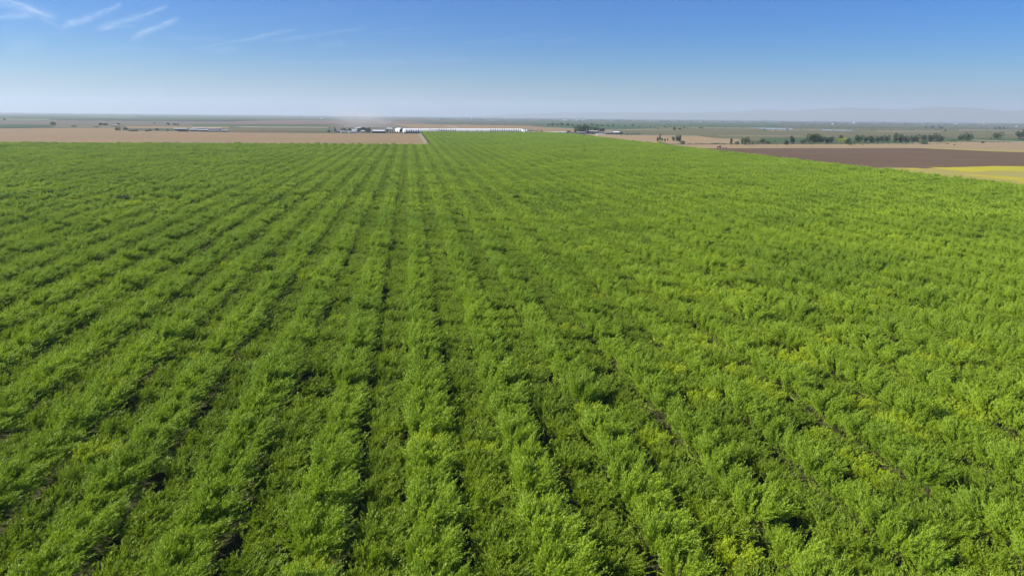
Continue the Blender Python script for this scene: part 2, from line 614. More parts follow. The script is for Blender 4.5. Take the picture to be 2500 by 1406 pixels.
ng.interface.new_socket('Geometry', in_out='OUTPUT', socket_type='NodeSocketGeometry')
gi = ng.nodes.new('NodeGroupInput')
go = ng.nodes.new('NodeGroupOutput')
iop = ng.nodes.new('GeometryNodeInstanceOnPoints')
cinf = ng.nodes.new('GeometryNodeCollectionInfo')
cinf.inputs['Collection'].default_value = protos
cinf.inputs['Separate Children'].default_value = True
cinf.inputs['Reset Children'].default_value = True


def named(nm, dt):
    n = ng.nodes.new('GeometryNodeInputNamedAttribute')
    n.data_type = dt
    n.inputs['Name'].default_value = nm
    return n.outputs['Attribute']


ng.links.new(gi.outputs[0], iop.inputs['Points'])
ng.links.new(cinf.outputs[0], iop.inputs['Instance'])
iop.inputs['Pick Instance'].default_value = True
ng.links.new(named('variant', 'INT'), iop.inputs['Instance Index'])
ng.links.new(named('turn', 'FLOAT_VECTOR'), iop.inputs['Rotation'])
ng.links.new(named('size', 'FLOAT_VECTOR'), iop.inputs['Scale'])
ng.links.new(iop.outputs[0], go.inputs[0])
md = orch.modifiers.new('rows', 'NODES')
md.node_group = ng

# ------------------------------------------------------------------ ground and fields
GR = 42000.0


def ground_mat():
    m, nt, out = newmat('plain_patchwork')
    p = N(nt, 'ShaderNodeBsdfPrincipled')
    geo = N(nt, 'ShaderNodeNewGeometry')
    mp = N(nt, 'ShaderNodeMapping')
    mp.inputs['Rotation'].default_value = (0, 0, 0.12)
    mp.inputs['Scale'].default_value = (0.00045, 0.0016, 1)
    nt.links.new(geo.outputs['Position'], mp.inputs[0])
    vo = N(nt, 'ShaderNodeTexVoronoi', voronoi_dimensions='2D', distance='CHEBYCHEV')
    vo.inputs['Scale'].default_value = 1.0
    vo.inputs['Randomness'].default_value = 0.75
    nt.links.new(mp.outputs[0], vo.inputs['Vector'])
    sp = N(nt, 'ShaderNodeSeparateColor')
    nt.links.new(vo.outputs['Color'], sp.inputs[0])
    cr = N(nt, 'ShaderNodeValToRGB')
    cr.color_ramp.interpolation = 'CONSTANT'
    for i, (pos, c) in enumerate([(0, (0.101, 0.108, 0.056)), (.22, (0.074, 0.090, 0.046)), (.42, (0.148, 0.119, 0.079)), (.58, (0.086, 0.101, 0.053)),
                                  (.72, (0.117, 0.108, 0.066)), (.86, (0.187, 0.137, 0.092)), (.94, (0.094, 0.086, 0.056))]):
        e = cr.color_ramp.elements[i] if i < 2 else cr.color_ramp.elements.new(pos)
        e.position = pos
        e.color = (*c, 1)
    nt.links.new(sp.outputs[0], cr.inputs[0])
    n = NOISE(nt, geo.outputs['Position'], 0.004, 6, 0.65)
    f = M(nt, 'MULTIPLY_ADD', n.outputs[0], 2.2, -0.6, clamp=True)
    c = MIX(nt, M(nt, 'MULTIPLY', f, 0.45), cr.outputs[0], (0.078, 0.076, 0.046))
    n = NOISE(nt, geo.outputs['Position'], 0.03, 4, 0.6)
    f = M(nt, 'MULTIPLY_ADD', n.outputs[0], 2.6, -0.9, clamp=True)
    c = MIX(nt, M(nt, 'MULTIPLY', f, 0.3), c, (0.055, 0.058, 0.033))
    nt.links.new(c, p.inputs['Base Color'])
    p.inputs['Roughness'].default_value = 0.95
    p.inputs['Specular IOR Level'].default_value = 0.1
    nt.links.new(p.outputs[0], out.inputs[0])
    return m


gx = [(-GR, -GR, 0), (GR, -GR, 0), (GR, GR, 0), (-GR, GR, 0)]
link('ground', mesh('ground', gx, [(0, 1, 2, 3)], (ground_mat(),)))['kind'] = 'structure'

m_tan = soil('dry_stubble', (0.285, 0.190, 0.094), (0.320, 0.212, 0.110), (0.21, 0.165, 0.08), 0.006, 0.05, 0.02, 0.7)
m_tan2 = soil('pale_dry_grass', (0.320, 0.231, 0.120), (0.362, 0.238, 0.132), (0.251, 0.211, 0.102), 0.01, 0.06, 0.1, 0.5)
m_brown = soil('ploughed_soil', (0.135, 0.084, 0.046), (0.165, 0.103, 0.060), (0.105, 0.072, 0.036), 0.008, 0.08, 0.14, 0.6)
m_orsoil = soil('orchard_floor', (0.055, 0.062, 0.020), (0.085, 0.068, 0.034), (0.045, 0.065, 0.016), 0.05, 0.9)
m_grey = soil('fallow', (0.152, 0.129, 0.087), (0.172, 0.139, 0.096), None, 0.004, 0.03, 0.05, 0.2)
m_pink = soil('bare_field', (0.180, 0.126, 0.093), (0.204, 0.141, 0.102), None, 0.004, 0.03, 0.05, 0.2)
m_olive = soil('pasture', (0.126, 0.124, 0.055), (0.160, 0.135, 0.062), (0.092, 0.098, 0.041), 0.006, 0.03, 0.05, 0.3)
m_green = soil('green_crop', (0.066, 0.100, 0.039), (0.078, 0.110, 0.042), None, 0.004, 0.04, 0.05, 0.25)
m_green2 = soil('lush_crop', (0.045, 0.093, 0.033), (0.054, 0.102, 0.036), None, 0.004, 0.04, 0.05, 0.2)
m_line = soil('pale_track', (0.288, 0.252, 0.162), (0.324, 0.264, 0.180), None, 0.02, 0.2)
m_hedge = soil('dark_bank', (0.030, 0.036, 0.021), (0.048, 0.048, 0.027), None, 0.02, 0.2)
m_yellow = soil('yellow_flowers', (0.50, 0.43, 0.015), (0.42, 0.36, 0.03), (0.26, 0.22, 0.06), 0.03, 0.2, 0.1, 0.5)
m_yg = soil('weedy_verge', (0.34, 0.285, 0.06), (0.38, 0.30, 0.10), (0.22, 0.21, 0.04), 0.02, 0.15, 0.1, 0.3)
m_water, nt_, out_ = newmat('pond_water')
p_ = N(nt_, 'ShaderNodeBsdfPrincipled')
p_.inputs['Base Color'].default_value = (0.36, 0.38, 0.36, 1)
p_.inputs['Roughness'].default_value = 0.25
nt_.links.new(p_.outputs[0], out_.inputs[0])
ZC = [0.0]


def field(name, pts_, mat, sub=1):
    """flat patch through the points (photo pixels resolved to ground positions), edges slightly ragged"""
    ZC[0] += 0.004
    P = [at(x, y) for x, y in pts_]
    Q = []
    n = len(P)
    for i in range(n):
        a, b = P[i], P[(i + 1) % n]
        Q.append(a)
        m = 6
        L = (b - a).length
        nrm = Vector((-(b - a).y, (b - a).x, 0)).normalized()
        for j in range(1, m):
            Q.append(a.lerp(b, j / m) + nrm * random.uniform(-1, 1) * min(9, L * 0.008))
    Q = [(q.x, q.y, ZC[0]) for q in Q]
    o = link(name, mesh(name, Q, [list(range(len(Q)))], (mat,)))
    o['kind'] = 'structure'
    return o


def E(x):
    return 285 + (x - 1250) * 0.00995


# far strips of the plain, left part
field('crop_field', [(-300, 281), (575, 287), (560, 296), (-300, 291)], m_green)
field('crop_field', [(200, 287.5), (1000, 293), (560, 297), (200, 295.5)], m_green)
field('fallow_field', [(-300, 293), (560, 297.5), (860, 309), (-300, 305)], m_grey)
field('track', [(-100, 290.4), (120, 291.6), (120, 293), (-100, 292)], m_line)
field('track', [(195, 284.9), (330, 286.2), (330, 287), (195, 285.8)], m_line)
field('bank', [(140, 292), (840, 294.6), (840, 295.5), (570, 297), (140, 293.2)], m_hedge)
field('crop_field', [(-300, 303), (126, 305), (126, 309), (-300, 314)], m_green2)
field('bank', [(-300, 313.4), (60, 312), (126, 308.6), (126, 310), (60, 313.6), (-300, 316)], m_hedge)
field('pasture', [(126, 305), (560, 308), (560, 310.5), (126, 311)], m_olive)
field('bare_field', [(575, 296.5), (700, 293.8), (1000, 296.5), (1050, 303), (800, 304), (575, 302.5)], m_pink)
field('crop_field', [(470, 304), (820, 305), (820, 308.4), (470, 308)], m_green)
field('track', [(560, 309), (800, 310.6), (800, 312.6), (600, 311.6)], m_line)
field('bare_field', [(310, 308.6), (560, 310), (560, 314), (310, 314)], m_tan)
field('pasture', [(540, 313), (800, 315), (800, 320), (560, 320)], m_olive)
field('dry_field', [(-500, 316), (60, 313.6), (300, 312), (300, 319), (560, 323.6), (820, 326), (1026, 326.5), (1049, 356), (1000, 366),
                    (-300, 366)], m_tan)
field('ploughed_field', [(552, 319.6), (705, 321), (705, 323.6), (552, 323.4)], m_brown)
field('fallow_field', [(800, 306), (1000, 305), (1340, 311), (1340, 325), (820, 325)], m_grey)
field('bare_field', [(960, 303.4), (1140, 304.5), (1400, 310), (1500, 317), (1500, 324), (1320, 324), (1290, 316), (1000, 312)], m_tan)
field('track', [(1090, 308.6), (1110, 308.4), (1124, 313.2), (1114, 313.4)], m_line)
field('track', [(1290, 308.6), (1400, 314.2), (1480, 315), (1480, 316), (1400, 315.2)], m_line)
field('crop_field', [(1290, 308), (1560, 308.6), (1590, 314), (1470, 317), (1330, 311)], m_green2)
# middle and right
field('pasture', [(1300, 298.6), (1900, 303.4), (1900, 311.5), (1300, 305.4)], m_green)
field('pasture', [(1470, 318), (1650, 311), (2700, 320), (2700, 356), (2100, 350), (1880, 346), (1620, 330)], m_olive)
field('bare_field', [(1425, 327.6), (1540, 330), (1700, 332), (1745, 338), (1800, 340), (1850, 350), (1640, 356), (1585, 356)], m_tan2)
field('track', [(1475, 316.6), (1640, 316.2), (1640, 317.2), (1475, 317.6)], m_line)
field('track', [(1690, 311.6), (1900, 313.8), (1900, 315), (1690, 312.4)], m_line)
field('track', [(1750, 331.2), (1960, 332.6), (1960, 333.4), (1750, 332)], m_line)
field('crop_field', [(1850, 337), (2100, 336.6), (2250, 344), (2250, 350), (1880, 349)], m_green)
field('crop_field', [(2250, 336), (2700, 340), (2700, 350), (2250, 348)], m_green)
field('pond', [(1830, 312.4), (1935, 313.4), (1935, 315.8), (1870, 315.6)], m_water)
field('pond', [(2005, 316.6), (2080, 318.4), (2080, 320), (2005, 319)], m_water)
field('track', [(1880, 318), (2000, 317), (2000, 318), (1880, 319.4)], m_line)
field('track', [(2140, 320.6), (2300, 321.4), (2300, 322.4), (2140, 322)], m_line)
field('track', [(2340, 316.8), (2500, 319.2), (2500, 320), (2340, 317.8)], m_line)
field('track', [(2440, 324.4), (2500, 325.4), (2500, 326.4), (2440, 325.4)], m_line)
field('track', [(2370, 341.6), (2500, 346), (2500, 348), (2370, 343.4)], m_line)
field('bank', [(1600, 352.4), (2300, 350.4), (2300, 352.6), (1600, 354.4)], m_hedge)
field('dry_field', [(1590, 354), (2150, 351.6), (2330, 346), (2700, 350), (2700, 378), (2300, 364), (1600, 363.6), (1560, 354)], m_tan2)
field('track', [(1640, 355.6), (1675, 357), (1690, 360), (1650, 358)], m_line)
field('verge', [(2250, 361), (2420, 366.4), (2700, 374), (2700, 382), (2420, 372), (2250, 364.6)], m_yg)
XRV = XR + 5


def onedge(y):
    """pixel on the orchard's right edge for a given ground y"""
    v = CRI @ Vector((XRV, y, -H))
    return 1250 - F * v.x / v.z, 703 + F * v.y / v.z


e1, e2, e3 = onedge(at(2200, 420).y), onedge(at(1680, 362.6).y), onedge(80)
field('ploughed_field', [e2, (2250, 362.4), (2420, 370), (2700, 378), (2700, 412), (2260, 414), (2230, 418), e1], m_brown)
# weedy verge with yellow flowers
e4, e5 = onedge(at(2120, 412).y), onedge(at(2900, 500).y)
field('verge', [e4, (2200, 410), (2260, 412), (2700, 407), (2900, 480), e5], m_yg)
field('flower_patch', [(2262, 408.6), (2310, 409.4), (2405, 407), (2430, 406), (2500, 407), (2600, 407), (2600, 414), (2500, 418),
                       (2420, 417), (2380, 421), (2340, 419), (2300, 413)], m_yellow)
field('flower_patch', [(2205, 412), (2230, 410.6), (2256, 412), (2225, 414.6)], m_yellow)
field('flower_patch', [(2340, 426), (2430, 430), (2520, 436), (2600, 440), (2600, 447), (2500, 443), (2400, 433)], m_yellow)
field('flower_patch', [(2480, 443), (2600, 447), (2600, 456), (2500, 449)], m_yellow)
# orchard floor and the sandy track beside the far block
ZC[0] += 0.004
fl = [(-1600, -60, 0), (XR + 2.5, -60, 0), (XR + 2.5, YF2 + 3, 0), (XC, YF2 + 3, 0), (XC, YF1 + 5, 0), (-1600, YF1 + 5, 0)]
fo = link('orchard_ground', mesh('orchard_ground', [(x, y, ZC[0]) for x, y, z in fl], [list(range(6))], (m_orsoil,)))
fo['kind'] = 'structure'
ZC[0] += 0.004
tr = [(XC - 9, YF1 + 6), (XC - 1, YF1 + 6), (XC - 1, YF2 + 2), (XC - 9, YF2 + 2)]
fo = link('farm_track', mesh('farm_track', [(x, y, ZC[0]) for x, y in tr], [(0, 1, 2, 3)], (m_line,)))
fo['kind'] = 'structure'


# ------------------------------------------------------------------ hills
def hills():
    prof = [(1150, 284), (1300, 277), (1420, 274.5), (1560, 275.5), (1700, 275.5), (1790, 273), (1838, 269), (1880, 268.6), (1930, 270),
            (2000, 266), (2060, 263), (2130, 264.5), (2190, 267.5), (2230, 265), (2260, 262), (2290, 261), (2350, 262), (2400, 266),
            (2450, 270), (2520, 269), (2600, 272), (2750, 276)]
    D = 31000.0
    V_, F_ = [], []
    xs = np.linspace(1150, 2750, 200)
    py_ = np.interp(xs, [p[0] for p in prof], [p[1] for p in prof])
    g = np.random.default_rng(3)
    for x, y in zip(xs, py_):
        d = ray(x, y)
        hd = math.hypot(d.x, d.y)
        ux, uy = d.x / hd, d.y / hd
        top = H + d.z / hd * D + g.normal() * 3
        for (dd, fh) in ((-3500, 0.0), (-2000, 0.42), (-900, 0.78), (0, 1.0), (1500, 0.7), (3500, 0)):
            jit = 0
            V_.append((ux * (D + dd), uy * (D + dd), -0.5 if fh == 0 else top * (fh + jit)))
    n = len(xs)
    for i in range(n - 1):
        for j in range(5):
            F_.append((i * 6 + j, (i + 1) * 6 + j, (i + 1) * 6 + j + 1, i * 6 + j + 1))
    o = link('hills', mesh('hills', V_, F_, (plain('dry_hill', (0.22, 0.18, 0.12), (0.14, 0.14, 0.08), 0.0006),), smooth=True))
    o['kind'] = 'structure'


hills()


# ------------------------------------------------------------------ far trees: models one unit tall
def far_crown(seed, kind, n):
    g = np.random.default_rng(seed)
    if kind == 'cypress':
        t = g.uniform(0.06, 1, n)
        r = 0.17 * (1 - t) ** 0.65 * (0.75 + 0.35 * g.uniform(size=n))
        th = g.uniform(0, 2 * math.pi, n)
        P = np.column_stack([r * np.cos(th), r * np.sin(th), t * 0.95])
        D = np.column_stack([np.cos(th) * .3, np.sin(th) * .3, np.ones(n)])
        L, Wd = np.full(n, 0.12), np.full(n, 0.05)
    else:
        spec = {'round': (7, 0.30, 0.62, 0.24), 'poplar': (8, 0.12, 0.60, 0.15), 'shrub': (8, 0.42, 0.42, 0.27),
                'broad': (11, 0.40, 0.58, 0.24), 'tall': (9, 0.20, 0.60, 0.18)}[kind]
        nb, sr, zc, br = spec
        cs = []
        for b in range(nb):
            th = g.uniform(0, 2 * math.pi)
            rr = sr * math.sqrt(g.uniform())
            if kind == 'poplar':
                z = 0.22 + 0.7 * b / nb
            elif kind == 'tall':
                z = g.uniform(0.25, 0.85)
            else:
                z = zc + g.uniform(-0.26, 0.24) * (1 - rr / (sr + .2) * 0.5)
            cs.append((rr * math.cos(th), rr * math.sin(th), z, br * g.uniform(0.65, 1.15)))
        cs = np.array(cs)
        w = g.integers(0, nb, n)
        d = g.normal(size=(n, 3))
        d /= np.linalg.norm(d, axis=1, keepdims=True)
        P = cs[w, :3] + d * (cs[w, 3] * g.uniform(0.55, 1.0, n) ** 0.5)[:, None]
        P[:, 2] = np.clip(P[:, 2], 0.04, 0.97)
        D = d + g.normal(scale=.5, size=(n, 3)) + np.array([0, 0, .3])
        L, Wd = g.uniform(.07, .16, n), g.uniform(.05, .10, n)
    D = D / np.linalg.norm(D, axis=1, keepdims=True)
    v, f = blades(P, D, L, Wd, g)
    T = g.uniform(0, 1, n)
    return v, f, np.repeat(T, 4)


FM = {}
for kind, mat in (('round', m_dark), ('poplar', m_shrub), ('shrub', m_shrub), ('broad', m_dark), ('tall', m_dark), ('cypress', m_cyp)):
    for j in range(3):
        v, f, t = far_crown(900 + len(FM), kind, 700 if kind != 'cypress' else 260)
        FM[(kind, j)] = mesh('crown', v, f, (mat,), attr=t)
v, f, t = far_crown(977, 'shrub', 700)
for j in range(3):
    FM[('yellow', j)] = mesh('crown', v, f, (m_yel,), attr=t)
tv, tf = tubes([((0, 0, -0.01), (0, 0, .35), .028, .022), ((0, 0, .33), (.09, .03, .6), .016, .01), ((0, 0, .3), (-.08, .05, .58), .016, .01),
                ((0, 0, .35), (.0, -.06, .7), .014, .008)], 6)
FT = mesh('trunk', tv, tf, (m_bark,))
tv, tf = tubes([((0, 0, -0.01), (0, 0, .5), .03, .015)], 6)
FTC = mesh('trunk', tv, tf, (m_bark,))
NAMES = {'round': 'tree', 'broad': 'broad_tree', 'tall': 'tall_tree', 'poplar': 'poplar_tree', 'shrub': 'shrub', 'yellow': 'yellow_shrub',
         'cypress': 'cypress_tree'}


def ftree(x, yb, yt, wpx, kind, label, group=None, j=None):
    """tree at photo pixel x with base row yb; height and width from its size there"""
    p = at(x, yb)
    s = depth(p) / F
    h = max(1.2, (yb - yt) * s) * 1.08
    w = wpx * s * (1.0 if kind == 'cypress' else 1.15)
    natw = {'round': .95, 'broad': 1.2, 'tall': .7, 'poplar': .5, 'shrub': 1.25, 'yellow': 1.25, 'cypress': .36}[kind]
    r = w / natw
    root = link(NAMES[kind], None, loc=p, rz=random.uniform(0, 6.28), scale=(r, r, h))
    cat = {'cypress': 'cypress', 'shrub': 'shrub', 'yellow': 'shrub'}.get(kind, 'tree')
    tag(root, label, cat, group)
    j = random.randrange(3) if j is None else j
    link('crown', FM[(kind, j)], root)
    link('trunk', FTC if kind in ('cypress', 'poplar') else FT, root)
    return root


# --- cypress row in front of the white sheds
g_c = 'cypresses in the row before the white sheds'
xs = [953.5, 959, 965] + [971 + 5.66 * i for i in range(26)]
xs = [x for x in xs if x < 1116]
xs += [1127.6, 1140.5, 1165.5, 1176.6]
xs += [1198.5 + 5.62 * i for i in range(23)]
for i, x in enumerate(xs):
    yb = 326.4 if x < 1025 else 324.6 + (x - 1025) * 0.0025
    hgt = random.uniform(7.0, 9.6) * (0.8 if x > 1290 else 1) * (.7 if 1120 < x < 1190 else 1)
    ftree(x, yb, yb - hgt, 3.0, 'cypress', 'small dark cypress, %s from the left in the row before the white sheds' % ordw(i + 1), g_c)
# --- left farm land
for x, yb, yt, w, k, l in [
        (131, 309.4, 299.4, 12, 'round', 'lone dark round tree at the corner of the green field, far left'),
        (246, 308.2, 301, 9, 'round', 'dark round tree, left one of the pair beside the small white barn'),
        (257, 308.4, 301.6, 11, 'round', 'dark round tree, right one of the pair beside the small white barn'),
        (289.5, 308, 301.6, 7, 'round', 'small dark tree just behind the small white barn, far left'),
        (290, 320.6, 312, 13, 'broad', 'leftmost large bushy tree at the left end of the dairy farm'),
        (307, 319.6, 313, 9, 'round', 'dark tree, second from the left at the left farm'),
        (318, 320.8, 316.6, 8, 'shrub', 'low dark shrub right of the second tree at the left farm'),
        (366, 321, 316, 7, 'round', 'small round tree left of the isolated darker tree at the dairy farm'),
        (383.5, 321, 314.4, 8, 'round', 'isolated dark round tree standing midway along the dairy farm'),
        (409, 321, 316.4, 5, 'round', 'small tree just left of the long dairy barns'),
        (377, 303, 300, 3.6, 'round', 'tiny lone tree in the fallow land behind the left farm'),
        (410.5, 307.2, 300.6, 7, 'round', 'dark round tree, left one of three behind the dairy barns'),
        (426.5, 307.2, 302, 7.5, 'round', 'dark round tree, middle one of three behind the dairy barns'),
        (434.5, 307.2, 303, 5.5, 'round', 'smaller tree, right one of three behind the dairy barns'),
        (11, 294.6, 290, 6, 'round', 'tiny dark tree on the pale track at the far left edge')]:
    ftree(x, yb, yt, w, k, l)
# --- centre farmstead
for x, yb, yt, w, k, l in [
        (802.5, 325, 318.6, 7, 'round', 'lone dark bush left of the centre farmstead'),
        (817, 324.6, 311, 3, 'tall', 'thin tall tree at the left end of the centre farmstead'),
        (820.6, 324.8, 316.6, 3.6, 'cypress', 'small dark conifer beside the thin tall tree at the farmstead'),
        (838, 324, 313.6, 14, 'broad', 'broad dark tree, largest at the centre farmstead'),
        (855, 324, 314.6, 9, 'round', 'grey-green tree right of the broad tree at the farmstead'),
        (876, 325, 314, 9, 'broad', 'green tree before the big grey roofed barn'),
        (897, 325, 315, 9, 'tall', 'dark tree at the right corner of the big grey barn'),
        (902.5, 325.4, 312.6, 6.4, 'cypress', 'pointed dark conifer right of the big grey barn'),
        (945, 326, 316.6, 9, 'round', 'dark round tree at the right end of the long dark shed'),
        (958, 298.6, 296.6, 3, 'round', 'tiny lone tree on the bare land behind the farmstead')]:
    ftree(x, yb, yt, w, k, l)
# --- middle distance, right of the white sheds
for i, (x, yb, yt, w, k) in enumerate([(1340, 308, 303, 7, 'broad'), (1350, 308, 301.6, 8, 'tall'), (1361, 308, 302.6, 9, 'broad'), (1371, 308, 301.4, 8, 'tall'),
        (1386, 308.4, 301.6, 9, 'tall'), (1397, 308, 304, 9, 'broad'), (1412, 308.6, 303.4, 9, 'broad'), (1427, 308.6, 303, 6, 'tall'), (1445, 309, 302.4, 11, 'broad'),
        (1457, 309, 304, 8, 'tall'), (1470, 309, 304.6, 10, 'broad'), (1484, 309.4, 305, 10, 'broad'), (1498, 309.6, 305, 9, 'broad'), (1512, 310, 306, 8, 'shrub'),
        (1525, 309.6, 305.6, 7, 'shrub'), (1545, 310, 304, 8, 'broad'), (1560, 311, 307.6, 8, 'shrub'), (1588, 312, 307.6, 6, 'shrub'), (1597, 312, 309, 6, 'shrub')]):
    ftree(x, yb, yt, w, k, 'tree, %s from the left in the belt behind the lush green field' % ordw(i + 1), 'trees in the distant belt')
for i, (x, yb, yt, w) in enumerate([(1405, 323, 309.6, 6), (1411, 324, 308.4, 6), (1417, 324, 307, 6), (1423, 324, 306.6, 7), (1429, 324, 305.6, 7),
                                    (1436, 324, 309, 6), (1442, 323.6, 309.4, 6), (1449, 323, 311, 6), (1454, 323, 311.4, 6), (1461, 322.6, 313, 7),
                                    (1468, 322.6, 313.4, 7), (1473, 322.6, 315, 5)]):
    ftree(x, yb, yt, w, 'poplar', 'slender grey-green poplar, %s from left in the grove behind the low farm' % ordw(i + 1), 'poplars in the grove')
for x, yb, yt, w, k, l in [
        (1388.5, 325, 319, 10, 'broad', 'low dark tree at the right end of the thin white strip'),
        (1396.6, 325.4, 321.4, 3, 'shrub', 'tiny shrub right of the low dark tree by the orchard end'),
        (1404, 325.2, 319, 7, 'round', 'dark round tree at the left foot of the poplar grove'),
        (1516.5, 329.6, 322.6, 6, 'tall', 'dark ragged tree at the right end of the low dark farm'),
        (1532, 331, 326.6, 4, 'round', 'lone small dark tree right of the low farm'),
        (1541, 330.6, 327.6, 4, 'shrub', 'small bush between the lone tree and two paired bushes'),
        (1551, 327.6, 325, 5, 'shrub', 'low bush left of the dark bush in the dry pasture'),
        (1558.6, 328.4, 325.4, 4, 'round', 'dark bush on its own in the dry pasture right of the farm'),
        (1606.4, 316.4, 313.2, 3, 'round', 'tiny dark tree left of two pointed trees in the pasture'),
        (1645.6, 318.6, 311, 6.6, 'tall', 'pointed grey-green tree, left of two in the far pasture'),
        (1659, 318.4, 313, 6.6, 'round', 'rounded grey-green tree, right of two in the far pasture'),
        (1670.6, 313.4, 310, 7, 'shrub', 'low bush right of the two pasture trees'),
        (1711, 313.8, 310, 14, 'shrub', 'long low dark clump on the pale track right of the pasture trees'),
        (1622, 312.8, 309, 4, 'round', 'left one of the small bushes below the distant belt'),
        (1628, 313.4, 310.4, 5, 'shrub', 'middle one of the small bushes below the distant belt'),
        (1637, 310.8, 307.6, 4, 'round', 'right one of the small bushes below the distant belt'),
        (1605, 346, 335, 4.4, 'tall', 'dark slim tree, left of the group above the yellow shrubs'),
        (1610, 345, 332.6, 4.6, 'tall', 'dark slim tree, right of the group above the yellow shrubs'),
        (1616, 345, 337, 5, 'broad', 'small dark tree behind the yellow shrub'),
        (1623, 346, 339.6, 4, 'tall', 'thin dark bush just right of the yellow shrub'),
        (1630, 344.6, 337, 2.6, 'tall', 'bare thin tree between the slim trees and the poplars'),
        (1613, 333.6, 327.6, 2.4, 'poplar', 'tiny slim tree behind the slim dark group'),
        (1581, 354.5, 346, 12, 'yellow', 'yellow-green shrub at the orchard corner, left one'),
        (1611.5, 354, 343, 13, 'yellow', 'yellow-green shrub at the orchard corner, right one'),
        (1620, 353.4, 348, 7, 'shrub', 'dark low bush under the right yellow shrub'),
        (1643.5, 345, 335, 5.6, 'poplar', 'slim green poplar left of the bigger leaning poplars'),
        (1652, 346.6, 333.6, 9, 'tall', 'full green poplar, taller one beside the slim poplar'),
        (1659.5, 346.6, 331.6, 6, 'poplar', 'narrow leaning poplar touching the full poplar'),
        (1667, 352.6, 343, 14, 'shrub', 'dense green shrub at the foot of the poplars'),
        (1746, 351.8, 349.8, 20, 'shrub', 'long flat green bush behind the tractor'),
        (1769, 354.4, 350.8, 4, 'round', 'tiny dark bush right above the tractor implement'),
        (1785, 352.8, 339, 5, 'tall', 'thin see-through tree left of the big rounded shrub'),
        (1799.5, 352.6, 343.6, 12, 'shrub', 'light green shrub left of the big dark rounded tree'),
        (1820, 355, 336.6, 24, 'broad', 'big dark rounded tree behind the ploughed field'),
        (1836, 351.6, 344.6, 12, 'shrub', 'low shrub touching the right of the big rounded tree'),
        (1848, 351, 343.4, 12, 'shrub', 'low grey-green shrub, second right of the big rounded tree'),
        (1863, 351.6, 340.4, 14, 'broad', 'taller pointed shrub in the middle of the low shrub line'),
        (1876, 351.6, 344, 13, 'shrub', 'low dark shrub at the right end of the shrub line'),
        (1891.6, 347.6, 344.6, 3, 'round', 'tiny round bush alone on the green strip'),
        (1919, 355, 344, 9, 'tall', 'small dark tree with bare foot, left of the pointed tree'),
        (1933.5, 352, 332, 10, 'tall', 'pointed dark tree standing apart behind the ploughed field'),
        (1961, 352.8, 341, 14, 'broad', 'grey-green bush left of the first big dark grove')]:
    ftree(x, yb, yt, w, k, l)
g_b = 'trees of the dark belt behind the ploughed field'
for i, (x, yb, yt, w, k) in enumerate([(1976, 351, 331, 15, 'tall'), (1987, 351, 328, 15, 'tall'), (1999, 351, 330, 16, 'broad'), (2010, 350, 335, 13, 'broad'),
        (2020, 350, 336, 11, 'tall'), (2030, 350, 335.6, 10, 'tall'), (2052, 343, 330.6, 10, 'tall')]):
    ftree(x, yb, yt, w, k, 'dark tree, %s from left in the first big grove behind the ploughed field' % ordw(i + 1), g_b)
ftree(2056, 350.4, 337, 24, 'yellow', 'yellow-green rounded tree between the two big dark groves')
ftree(2071, 355.6, 338.6, 13, 'broad', 'dark tree on a bare trunk standing in front of the grove line')
ftree(2078, 355.4, 351.4, 3.6, 'round', 'tiny bush beside the dark tree on a bare trunk')
ftree(2106.5, 355.4, 352.6, 3, 'shrub', 'tiny thin bush on the pale strip before the grove line')
ftree(2086, 350.6, 344, 12, 'shrub', 'low pale green shrub right of the dark bare-trunked tree')
for i, (x, yb, yt, w, k) in enumerate([(2090, 349.6, 333, 12, 'tall'), (2100, 349, 331.8, 12, 'broad'), (2111, 349, 333, 15, 'broad'), (2127, 349, 332, 13, 'tall'),
        (2141, 349, 334, 14, 'broad'), (2155, 349, 332.6, 14, 'broad'), (2167, 349, 333, 14, 'broad'), (2186, 350, 329, 13, 'tall'),
        (2199, 350, 329.6, 11, 'tall'), (2212, 350, 333, 14, 'broad'), (2226, 350, 333, 13, 'broad'), (2239, 350, 331, 15, 'broad'),
        (2254, 345, 331, 10, 'tall'), (2271, 347, 330, 13, 'tall'), (2285, 349, 327.4, 20, 'broad'), (2297, 348.6, 334, 12, 'broad')]):
    ftree(x, yb, yt, w, k, 'dark tree, %s from the left in the long grove at right' % ordw(i + 1), g_b)
